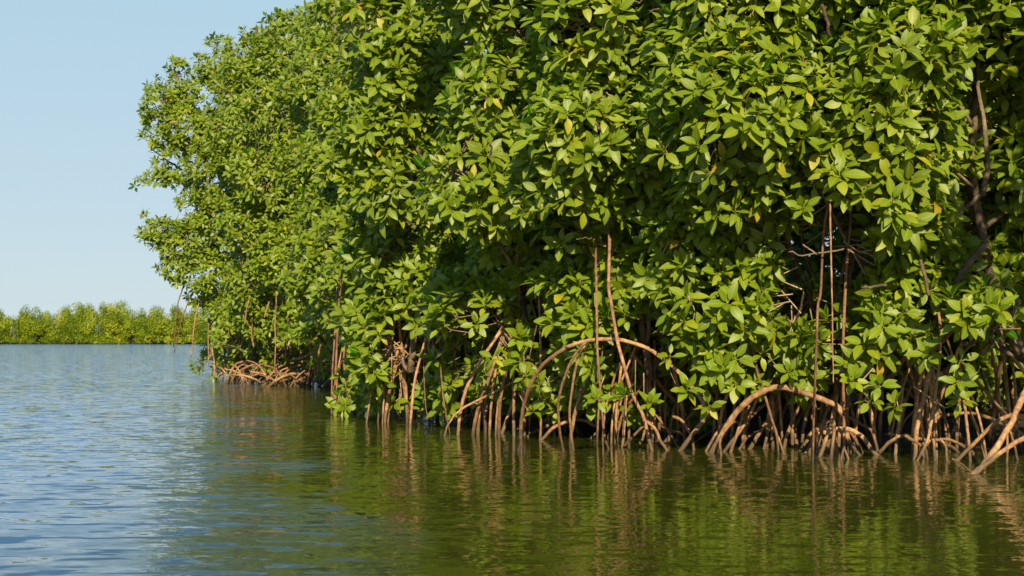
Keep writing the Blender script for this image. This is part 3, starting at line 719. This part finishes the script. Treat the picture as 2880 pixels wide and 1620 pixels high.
# near stand, from left to right
root('L4', [(972, 690), (955, 840), (946, 1000), (939, 1168)], 7.5, None, None, A)
root('L4', [(950, 800), (940, 960), (934, 1060), (932, 1164)], 5.5, None, None, A)
root('L4', z4((215, 350), (205, 480), (230, 640), (245, 700)), 7, 16, 16.2, A)
root('L4', z4((210, 400), (180, 560), (165, 700), (165, 845)), 6, None, 16.2, A)
root('L4', z4((190, 380), (150, 600), (140, 760)), 5, 16, 16.2, A)
for pts, w, tr, kd, dt in (
    (((650, 60), (650, 400), (665, 700), (672, 960)), 9, 'N1', A, 0.1), (((965, 120), (870, 450), (820, 650), (790, 950), (780, 1110)), 8.5, 'N1', A, 0.2),
    (((842, 60), (850, 500), (850, 800), (855, 990)), 6.5, 'N1', A, 0.3), (((1035, 60), (1045, 500), (1070, 800), (1125, 1100)), 5, 'N1', A, 0.2),
    (((1255, -60), (1265, 400), (1290, 750), (1350, 1050)), 7, 'N1', A, 0.4), (((1335, 150), (1375, 550), (1415, 900), (1430, 1090)), 6, 'N2', A, 0.3),
    (((1490, -80), (1470, 500), (1440, 850), (1430, 1105)), 11, 'N2', A, 0.5), (((1390, 100), (1405, 500), (1412, 800), (1420, 1080)), 5, 'N2', A, 0.6),
    (((745, 740), (750, 850), (738, 960)), 7, 'N1', 'prop_root', 0.2), (((1800, 480), (1740, 620), (1660, 880), (1580, 1105)), 12, 'N2', 'prop_root', 0.5),
    (((2130, 360), (1940, 500), (1830, 680), (1770, 850), (1745, 1000), (1740, 1180)), 12, 'N3', 'prop_root', -0.55),
    (((2310, 310), (2200, 440), (2120, 620), (2070, 830), (2080, 1100), (2110, 1255)), 8.5, 'N3', 'prop_root', -0.35), (((2295, 345), (2230, 480), (2190, 680), (2165, 900), (2175, 1100), (2197, 1250)), 8, 'N3', 'prop_root', -0.3),
    (((1900, -80), (1915, 400), (1915, 900), (1908, 1165)), 8.5, 'N2', A, 0.2), (((1890, 560), (1820, 800), (1760, 1120)), 8.5, 'N2', 'prop_root', 0.4),
    (((1930, 380), (1975, 650), (2000, 850), (2030, 1105)), 11, 'N2', 'prop_root', 0.5), (((1950, 480), (2060, 720), (2130, 870), (2200, 1000), (2245, 1110)), 10, 'N2', 'prop_root', 0.5),
    (((2280, 940), (2100, 975), (1950, 1050), (1800, 1135)), 10, 'N2', 'prop_root', 0.5), (((2400, 1050), (2280, 990), (2150, 1000), (2020, 1060), (1915, 1165)), 11, 'N2', 'prop_root', 0.4),
    (((1950, 965), (1880, 960), (1780, 1005), (1680, 1112)), 7, 'N2', 'prop_root', 0.6), (((1540, 830), (1500, 940), (1460, 1060)), 9, 'N2', 'prop_root', 0.2),
    (((1340, 930), (1250, 970), (1160, 1040)), 6, 'N1', 'prop_root', 0.3), (((1400, 850), (1330, 930), (1250, 1040)), 6, 'N1', 'prop_root', 0.4),
    (((2200, 1010), (2240, 1060), (2275, 1110)), 10, 'N2', 'prop_root', 0.3), (((2140, 1000), (2180, 1060), (2190, 1115)), 9, 'N2', 'prop_root', 0.3)):
    q = z4(*pts); db = H * F / (q[-1][1] - HZ); root(tr, q, w, db, db + dt, kd, True, 1.0)
# the fine forked foot and the two free hanging tips
dF = H * F / (860 + 1280 / 3.0825 - HZ)
for e in ((1718, 1285), (1748, 1278), (1780, 1288)):
    root('N3', z4((1741, 1165), ((1741 + e[0]) / 2, 1220), e), 5, dF, dF + 0.45)
root('N1', z4((975, 100), (905, 440), (905, 700), (920, 900), (936, 960), (922, 990)), 3.6, 12.4, 12.5, A, False, .6)
# the tall bow on to the right
QB0 = 0
qb = z4((2130, 360), (2310, 305), (2466, 290)) + z5((420, 290), (600, 335), (750, 410), (940, 560), (1080, 720), (1160, 830), (1205, 945))
root('N3', qb, 13.5, 10.1, H * F / (860 + 1180 / 3.0825 - HZ) - 0.55, 'prop_root', False)
for pts, w, tr, kd, dt in (
    (((232, -600), (236, -330), (240, 0), (245, 400), (265, 650), (290, 950), (310, 1140), (345, 1240)), 8, 'N3', A, 0.0),
    (((352, -620), (350, -400), (345, -150), (370, 0), (420, 300), (480, 530), (540, 740), (600, 870), (650, 980), (720, 1255)), 11, 'N3', A, 0.1),
    (((605, 872), (740, 940), (850, 1070), (920, 1180), (945, 1228)), 7, 'N3', 'prop_root', 0.1), (((650, 985), (750, 1070), (800, 1180), (848, 1255)), 10, 'N3', 'prop_root', 0.1),
    (((500, 780), (490, 850), (480, 1050), (465, 1228)), 9.5, 'N3', 'prop_root', 0.2), (((720, 1000), (640, 1050), (560, 1130), (472, 1228)), 9, 'N3', 'prop_root', 0.4),
    (((1150, 870), (1110, 900), (960, 1050), (820, 1195)), 11, 'N3', 'prop_root', 0.3), (((1350, 840), (1210, 950), (1100, 1080), (965, 1258)), 15, 'N3', 'prop_root', 0.2),
    (((1255, 920), (1270, 1050), (1290, 1190)), 7, 'N3', 'prop_root', 0.3), (((1350, 620), (1352, 800), (1355, 1000), (1360, 1180)), 8, 'N3', 'prop_root', 0.5),
    (((1560, 1030), (1480, 1010), (1340, 1035), (1270, 1120), (1190, 1260)), 9, 'N4', 'prop_root', 0.4), (((1800, 770), (1700, 850), (1560, 980), (1450, 1130), (1350, 1265)), 11, 'N4', 'prop_root', 0.4),
    (((1510, 900), (1500, 960), (1460, 1100), (1405, 1270)), 10, 'N4', 'prop_root', 0.3), (((1575, 330), (1600, 400), (1640, 600), (1700, 780), (1760, 980), (1800, 1120), (1818, 1290)), 8.5, 'N4', 'prop_root', 0.1),
    (((1790, 1090), (1830, 1180), (1866, 1290)), 7, 'N4', 'prop_root', 0.05), (((1680, 1090), (1620, 1100), (1540, 1150), (1480, 1243)), 9, 'N4', 'prop_root', 0.3),
    (((1750, 960), (1720, 1000), (1640, 1120), (1565, 1245)), 13, 'N4', 'prop_root', 0.3), (((1920, 800), (1890, 850), (1800, 1080), (1715, 1225)), 10, 'N4', 'prop_root', 0.4),
    (((1870, 720), (1880, 760), (1930, 930), (1960, 1080), (1980, 1232)), 12, 'N4', 'prop_root', 0.4), (((2060, 850), (2040, 900), (1960, 1050), (1895, 1215)), 10, 'N4', 'prop_root', 0.4),
    (((950, 780), (920, 860), (875, 1070), (865, 1200)), 9, 'N3', 'prop_root', 0.5), (((980, 800), (985, 900), (1010, 1100), (1020, 1200)), 11, 'N3', 'prop_root', 0.5),
    (((700, -100), (690, 300), (700, 600), (712, 900), (730, 1190)), 9, 'N3', 'prop_root', 0.5), (((800, 820), (790, 950), (780, 1100), (775, 1220)), 11, 'N3', 'prop_root', 0.4),
    (((900, 960), (980, 1000), (1060, 1120), (1085, 1250)), 10, 'N3', 'prop_root', 0.2), (((780, 1040), (880, 1070), (1000, 1130), (1030, 1215)), 9, 'N3', 'prop_root', 0.3),
    (((1420, 1010), (1340, 1100), (1310, 1190), (1322, 1295)), 8, 'N4', 'prop_root', 0.05), (((1330, 1035), (1200, 1110), (1090, 1190)), 9, 'N4', 'prop_root', 0.3),
    (((1520, 900), (1530, 1020), (1500, 1120), (1490, 1200)), 9, 'N4', 'prop_root', 0.5), (((1760, 960), (1730, 1080), (1690, 1240)), 10, 'N4', 'prop_root', 0.35),
    (((1650, 960), (1660, 1050), (1640, 1180)), 8, 'N4', 'prop_root', 0.5), (((2060, 900), (2030, 1040), (2010, 1180)), 10, 'N4', 'prop_root', 0.5),
    (((660, 1080), (640, 1150), (595, 1225)), 9, 'N3', 'prop_root', 0.2), (((300, 1040), (250, 1090), (195, 1150)), 8, 'N2', 'prop_root', 0.3),
    (((480, 880), (440, 1000), (380, 1070), (345, 1150)), 15, 'N2', 'prop_root', 0.4)):
    q = z5(*pts); db = H * F / (q[-1][1] - HZ); root(tr, q, w, db, db + dt, kd, True, 1.0)
# the stout barnacled arch
qs = z5((1240, 1275), (1320, 1130), (1430, 950), (1560, 820), (1700, 735), (1850, 705), (2000, 740)) + z6((150, 680), (250, 710), (360, 750), (440, 800), (480, 860))
root('N4', qs[::-1], 18, None, 9.8, 'prop_root', True, 1.15)
for pts, w, tr, kd, dt in (
    (z7((645, 430), (635, 510), (600, 760)) + z6((300, -100), (280, 0), (265, 400), (250, 800), (240, 1220)), 8, 'N4', A, 0.0),
    (z7((820, 480), (815, 600), (795, 840)) + z6((490, 0), (475, 300), (480, 700), (485, 1135), (486, 1195)), 9.5, 'N4', A, 0.0),
    (z7((845, 860), (810, 1050)) + z6((505, 250), (500, 500), (500, 700), (515, 960), (520, 1120)), 11, 'N4', A, 0.1)):
    db = H * F / (pts[-1][1] - HZ); root(tr, pts, w, db, db + dt, kd)
root('N4', z7((655, 480), (655, 560), (660, 800), (665, 1100)) + z6((395, 100), (395, 300), (400, 520), (401, 605)), 7, 8.9, 9.0, A, False, 0.45)
for pts, w, tr, dt in (
    (((485, 1120), (475, 1150), (463, 1205)), 7, 'N4', 0.02), (((485, 1120), (500, 1150), (517, 1200)), 7, 'N4', 0.02),
    (((330, 960), (400, 965), (520, 970), (620, 1020), (690, 1110), (740, 1170)), 15, 'N4', 0.2), (((470, 840), (520, 870), (620, 930), (700, 980), (750, 1150)), 9.5, 'N5', 0.2),
    (((1140, 1060), (1050, 1040), (950, 1018), (850, 1060), (745, 1165)), 12, 'N5', 0.1), (((960, 1015), (1050, 1070), (1120, 1130), (1140, 1205)), 11, 'N5', 0.05),
    (((480, 330), (580, 350), (720, 385), (850, 470), (950, 560), (1050, 650), (1120, 760), (1160, 900), (1175, 1130)), 14, 'N5', 0.5),
    (((500, 370), (580, 400), (700, 480), (820, 550), (950, 640), (1060, 760), (1120, 900), (1110, 1120)), 9, 'N5', 0.4),
    (((942, 560), (935, 750), (910, 950), (885, 1165)), 11, 'N5', 0.3), (((1160, 500), (1130, 620), (1100, 760), (1060, 950), (1040, 1205)), 15, 'N5', 0.2),
    (((1225, 50), (1240, 180), (1235, 400), (1200, 700), (1170, 900), (1140, 1050), (1058, 1215)), 9.5, 'N5', 0.1), (((1170, 300), (1180, 500), (1200, 800), (1210, 1190)), 8, 'N5', 0.3),
    (((1180, 1040), (1190, 1100), (1198, 1215)), 10, 'N5', 0.02), (((1160, 1050), (1110, 1120), (1095, 1190)), 10, 'N5', 0.02), (((1190, 1055), (1300, 1048), (1400, 1090), (1485, 1145), (1520, 1210)), 10, 'N5', 0.1),
    (((1235, 1040), (1280, 1100), (1290, 1215)), 8.5, 'N5', 0.05), (((1400, 620), (1430, 780), (1450, 950), (1475, 1215)), 10, 'N6', 0.2),
    (((1290, 250), (1330, 380), (1370, 500), (1430, 650), (1500, 740), (1560, 950), (1600, 1190)), 8, 'N6', 0.2), (((1440, 640), (1480, 850), (1540, 1000), (1590, 1190)), 9, 'N6', 0.3),
    (((1960, 560), (1895, 690), (1830, 830), (1790, 930), (1700, 1080), (1600, 1220), (1510, 1315)), 20, 'N6', 0.4), (((1800, 850), (1680, 910), (1560, 1020), (1450, 1130), (1368, 1220)), 13, 'N6', 0.1),
    (((2050, 980), (1895, 1040), (1750, 1120), (1600, 1235), (1512, 1315)), 16, 'N6', 0.1), (((1330, 1200), (1400, 1235), (1495, 1315)), 6, 'N6', -0.05),
    (((1760, 930), (1765, 1080), (1763, 1225)), 8, 'N6', 0.1), (((1785, 980), (1820, 1100), (1847, 1210)), 8, 'N6', 0.2),
    (((1180, 950), (1220, 880), (1330, 850), (1500, 845), (1650, 890), (1780, 960), (1895, 1020), (2000, 1150)), 11, 'N6', 0.3),
    (((300, 930), (240, 990), (150, 1135)), 16, 'N4', 0.2), (((330, 950), (260, 1030), (185, 1150)), 11, 'N4', 0.1), (((430, 700), (380, 940), (295, 1185)), 13, 'N4', 0.2),
    (((410, 960), (395, 1080), (382, 1200)), 11, 'N4', 0.1), (((405, 970), (420, 1080), (432, 1180)), 10, 'N4', 0.1), (((440, 970), (480, 1010), (540, 1080), (605, 1170)), 11, 'N4', 0.1),
    (((480, 970), (540, 1000), (590, 1080), (625, 1150)), 11, 'N4', 0.2), (((270, 960), (272, 1060), (275, 1160)), 9, 'N4', 0.1), (((470, 560), (450, 620), (380, 720), (300, 850), (275, 960)), 12, 'N4', 0.5),
    (((430, 560), (415, 750), (395, 950), (340, 1150)), 16, 'N4', 0.3), (((30, 640), (60, 720), (90, 880), (112, 1105)), 12, 'N4', 0.3), (((200, 700), (180, 780), (165, 950), (158, 1095)), 12, 'N4', 0.4),
    (((360, 900), (250, 1000), (215, 1155)), 11, 'N4', 0.15), (((500, 960), (520, 1060), (545, 1150)), 14, 'N4', 0.2), (((340, 930), (320, 1050), (290, 1150)), 11, 'N4', 0.2),
    (((820, 780), (835, 900), (840, 1060)), 9, 'N5', 0.4), (((1060, 800), (960, 900), (900, 1060)), 8, 'N5', 0.4), (((1360, 950), (1320, 1020), (1300, 1110)), 11, 'N6', 0.4),
    (((1330, 900), (1400, 1020), (1470, 1130)), 11, 'N6', 0.4), (((1260, 800), (1280, 950), (1290, 1120)), 9, 'N6', 0.4), (((1680, 780), (1720, 950), (1700, 1130)), 10, 'N6', 0.6),
    (((1230, 1060), (1310, 1100), (1390, 1150)), 12, 'N5', 0.2), (((1560, 500), (1620, 700), (1660, 900), (1650, 1120)), 11, 'N6', 0.8), (((1790, 420), (1800, 650), (1830, 800)), 12, 'N6', 1.0)):
    q = z6(*pts); db = H * F / (max(q[-1][1], 1215) - HZ); root(tr, q, w, db, db + dt, 'prop_root', q[-1][1] > 1200, 1.0)
# the other arm of the fork, and the boughs crossing the gap
BOUGHS = []
def bough(*a): BOUGHS.append(a)
def bough_build(tree, pts, w0, w1, d0, d1):
    t = TR[tree]; n_ = len(pts)
    W3 = [P(px, py, d0 + (d1 - d0) * i / (n_ - 1)) for i, (px, py) in enumerate(pts)]
    tube_obj('branch', catmull(W3, 14), np.linspace(w0, w1, 14) / F * d0 / 2, M_TRUNK, t['root'], t['base'], 8, 0.05, 0.006)
for pts, w0, w1, tr in ((((1870, 790), (1760, 930), (1690, 1020), (1640, 1150)), 22, 14, 'N6'), (((1830, 410), (1740, 490), (1660, 570), (1530, 690)), 16, 9, 'N6'), (((1775, 345), (1690, 270), (1580, 180), (1480, 190)), 9, 5, 'N6'),
    (((1160, 580), (1230, 670), (1330, 850), (1400, 1050), (1430, 1200)), 11, 11, 'N5'), (((1850, 420), (1885, 250), (1880, 60), (1850, -200), (1810, -500), (1840, -900)), 18, 8, 'N6'), 
    (((780, 830), (600, 870), (420, 880), (330, 860)), 5, 4, 'N4'), (((440, 800), (520, 860), (560, 880)), 5, 4, 'N4'), (((1100, 1120), (950, 1140), (900, 1160)), 8, 6, 'N5')):
    bough(tr, z7(*pts), w0, w1, 9.3, 9.3)
def z3(*pts): return [(1100 + u / 3.15, 400 + v / 3.15) for u, v in pts]
def z8(*pts): return [(1200 + u / 3.22, v / 3.22) for u, v in pts]
def z9(*pts): return [(2000 + u / 2.898, v / 2.898) for u, v in pts]
for pts, w0, w1, d, tr in ((z3((230, 50), (330, 250), (400, 360), (460, 440)), 9, 6, 11.2, 'N1'), (z3((130, 705), (240, 730), (330, 720)), 5, 4, 11.4, 'N1'), (z3((1640, 740), (1690, 780), (1790, 850), (1930, 930), (2050, 980), (2150, 990)), 5, 9, 10.0, 'N3'),
    (z3((1640, 860), (1780, 850)), 3, 4, 9.2, 'N3'), (z3((880, 0), (890, 150)), 6, 6, 10, 'N2'),
    (z8((440, 752), (520, 748), (600, 690), (720, 610)), 6, 8, 11.2, 'N1'), (z8((1440, 160), (1540, 80), (1640, 10)), 8, 8, 9.9, 'N2'), (z8((1340, 440), (1500, 560), (1700, 680), (1860, 760)), 8, 12, 9.7, 'N3'),
    (z8((1010, 620), (1120, 710), (1150, 600), (1155, 480)), 9, 6, 10.0, 'N2'), (z8((1520, 1100), (1600, 1190), (1690, 1310)), 14, 15, 9.2, 'N3'), (z8((1530, 1100), (1530, 960), (1470, 975)), 6, 4, 9.2, 'N3'),
    (z8((2030, 110), (2130, 90), (2260, 120), (2420, 130)), 6, 8, 8.9, 'N4'), (z9((900, 40), (940, 180), (970, 290)), 11, 9, 8.3, 'N4'), (z9((590, 610), (700, 600), (815, 590)), 5, 4, 8.4, 'N4'),
    (z9((720, 440), (770, 530), (870, 640)), 7, 6, 8.4, 'N4'), (z9((1570, 330), (1580, 500), (1600, 690)), 16, 16, 8.9, 'N5'), (z9((1530, 510), (1700, 630), (1950, 780), (2130, 1030)), 9, 12, 8.8, 'N6'),
    (z9((1500, 330), (1520, 420), (1560, 520)), 4, 4, 8.7, 'N5'), (z9((1790, 1020), (1900, 1100), (2050, 1210)), 4, 3, 8.7, 'N6'), (z9((2420, 640), (2480, 570), (2540, 510)), 6, 5, 8.6, 'N6')):
    bough(tr, pts, w0, w1, d + 0.55, d + 0.65)

build_trees()
for kind, pth, rad, t in ROOTS:
    tube_obj(kind, pth, rad, M_AER if kind == 'aerial_root' else M_ROOT, t['root'], t['base'], 9, 0.08, rad[0] * 0.12)
for a in BOUGHS: bough_build(*a)

# roots deeper in the stand, which fill the dark behind the front row
for t in TREES:
    b = t['base']
    nr = {'N': 16, 'B': 12, 'L': 5}[t['key'][0]]
    for k in range(nr):
        a = rng.uniform(0.3, 2.84); rr = rng.uniform(0.30, 0.85); h0 = rng.uniform(0.35, 0.95)
        st = rng.random() < 0.5; s = b + np.array([rng.uniform(-.25, .25), rng.uniform(0, .3), h0 + (0.35 if not st else rng.uniform(0.7, 1.3))]); e = b + np.array([math.cos(a) * rr, math.sin(a) * rr * 0.8, -0.12])
        m1 = s * 0.45 + e * 0.55; m1[2] = h0 * 0.95 + (0.25 if st else 0)
        e2 = e * 0.88 + s * 0.12; e2[2] = h0 * 0.45
        pth = catmull([s, m1, e2, e], 10)
        tube_obj('prop_root', pth, np.full(10, rng.uniform(0.008, 0.018)), M_ROOT, t['root'], b, 7, 0.06, 0.005)

# ------------------------------------------------------------------ far shore trees
FARV = []
def far_crown(seed):
    r_ = np.random.default_rng(seed)
    V = []; Q = []; T = []; off = 0
    lob = [((0, 0, .58), .40)]
    for k in range(16):
        a = r_.uniform(0, 6.28); q = r_.uniform(.12, .48); z = r_.uniform(.14, .84)
        lob.append(((math.cos(a) * q, math.sin(a) * q, z), r_.uniform(.13, .24)))
    for k in range(12):
        if r_.random() < 0.3: continue
        a = k * .524 + r_.uniform(-.2, .2); lob.append(((math.cos(a) * .36, math.sin(a) * .36, r_.uniform(.06, .2)), r_.uniform(.13, .2)))
    n_ = 7500
    w = np.array([l[1] ** 2 for l in lob]); w /= w.sum()
    li = r_.choice(len(lob), n_, p=w)
    c = np.array([l[0] for l in lob])[li]; r = np.array([l[1] for l in lob])[li]
    d = r_.normal(0, 1, (n_, 3)); d /= np.linalg.norm(d, axis=1)[:, None]
    rad = r * (1 - .6 * r_.random(n_) ** 1.5 + 0.05 * r_.random(n_) ** 4)
    p = c + d * rad[:, None]; p[:, 2] = np.maximum(p[:, 2], 0.01 + 0.05 * r_.random(n_))
    nn = d + np.array([0, -.2, .5]) + r_.normal(0, .45, (n_, 3)); nn /= np.linalg.norm(nn, axis=1)[:, None]
    u = np.cross(nn, r_.normal(0, 1, (n_, 3))); u /= np.linalg.norm(u, axis=1)[:, None]; v = np.cross(nn, u)
    s = r_.uniform(.014, .034, n_)[:, None]
    V = np.stack([p - u * s, p - v * s * .6 + nn * s * .2, p + u * s, p + v * s * .6 + nn * s * .2], 1).reshape(-1, 3)
    Q = np.arange(n_ * 4).reshape(-1, 4)
    lt = r_.uniform(0.0, 0.9, len(lob))[li]
    T = np.repeat(np.clip(lt + r_.normal(0, .15, n_), 0, 1), 4)
    return mesh_np('crown', V, [Q], M_FAR, False, T, np.zeros((len(V), 3)))
FARV = [far_crown(100 + k) for k in range(7)]
ftr = []
for k in range(3):
    VV = []; QQ = []; TT = []; off = 0
    for j in range(9):
        a = j * 0.7 + k; q = 0.0 if j == 0 else rng.uniform(.08, .3)
        V, Q, T = tube([(math.cos(a) * q, math.sin(a) * q, -0.06), (math.cos(a) * q * .5, math.sin(a) * q * .5, .12), (0, 0, .3 if j else .7)], np.array([.010, .009, .006]) * (1.8 if j == 0 else 1), 5)
        VV.append(V); QQ.append(Q + off); TT.append(T + off); off += len(V)
    ftr.append(mesh_np('trunk', np.vstack(VV), [np.vstack(QQ), np.vstack(TT)], M_TRUNK))
def far_tree(px, top, d, wpx, label, group, var):
    x = (px - 1440) / F * d; hgt = (HZ - top) / F * d + H; w = wpx / F * d
    o = bpy.data.objects.new('shore_tree', None); COL.objects.link(o); o.location = (x, d, 0.05); o.rotation_euler = (0, 0, rng.uniform(0, 6.28))
    o.scale = (w / 0.95, w / 0.95, hgt / 0.98); tag(o, label, 'tree', group)
    link('crown', FARV[var % 7], o); link('trunk', ftr[var % 3], o)
G1 = 'trees lining the far shore across the lagoon'
fr = [(-40, 890, 'cut by the left edge of the picture'), (35, 872, 'first whole crown from the left edge, with a flat top'), (92, 880, 'second crown from the left edge, beside a wispy taller top'), (150, 888, 'low crown right of the wispy top'),
      (205, 868, 'broad round crown between two dips of the skyline'), (262, 884, 'bright low crown right of the broad round one'), (318, 866, 'pair with a dark hollow at its foot, left of the tallest tree'),
      (372, 878, 'crown just right of the tallest tree'), (425, 872, 'round crown left of the hanging thin roots'), (478, 868, 'crown seen behind the two crossing hanging roots'),
      (530, 874, 'crown seen between the hanging roots and the near stand'), (585, 880, 'crown half covered by the near stand')]
for k, (px, top, lab) in enumerate(fr):
    far_tree(px, top + 6 + rng.uniform(0, 20), 404 + rng.uniform(0, 4), 84, 'far shore tree, ' + lab, G1, k)
bk = [(-10, 872, 'back tree at the left edge of the picture, above the front row'), (75, 862, 'wispy pale back tree rising near the left edge'), (130, 878, 'small back tree behind the low crown'), (178, 868, 'back tree whose top fills the first dip'),
      (218, 852, 'rounded back tree, highest on the left half of the far shore'), (252, 856, 'narrow back tree next to the rounded high one'), (304, 856, 'small domed back tree left of the tallest one'), (346, 848, 'tallest tree of the far shore, with a pale airy top'),
      (395, 870, 'back tree filling the dip right of the tallest one'), (446, 862, 'back tree with a flat dome near the hanging roots'), (505, 866, 'back tree behind the hanging roots'), (560, 862, 'back tree next to the near stand')]
for k, (px, top, lab) in enumerate(bk):
    far_tree(px, top - 4, 414 + rng.uniform(0, 6), 62, 'far shore ' + lab, G1, k + 3)
for k, px in enumerate(list(range(-420, -60, 55)) + list(range(640, 1300, 60))):
    far_tree(px, 880 + rng.uniform(-16, 8), 408 + rng.uniform(0, 6), 96, 'far shore tree outside the picture or hidden by the near stand', 'trees continuing the far shore out of sight', k)
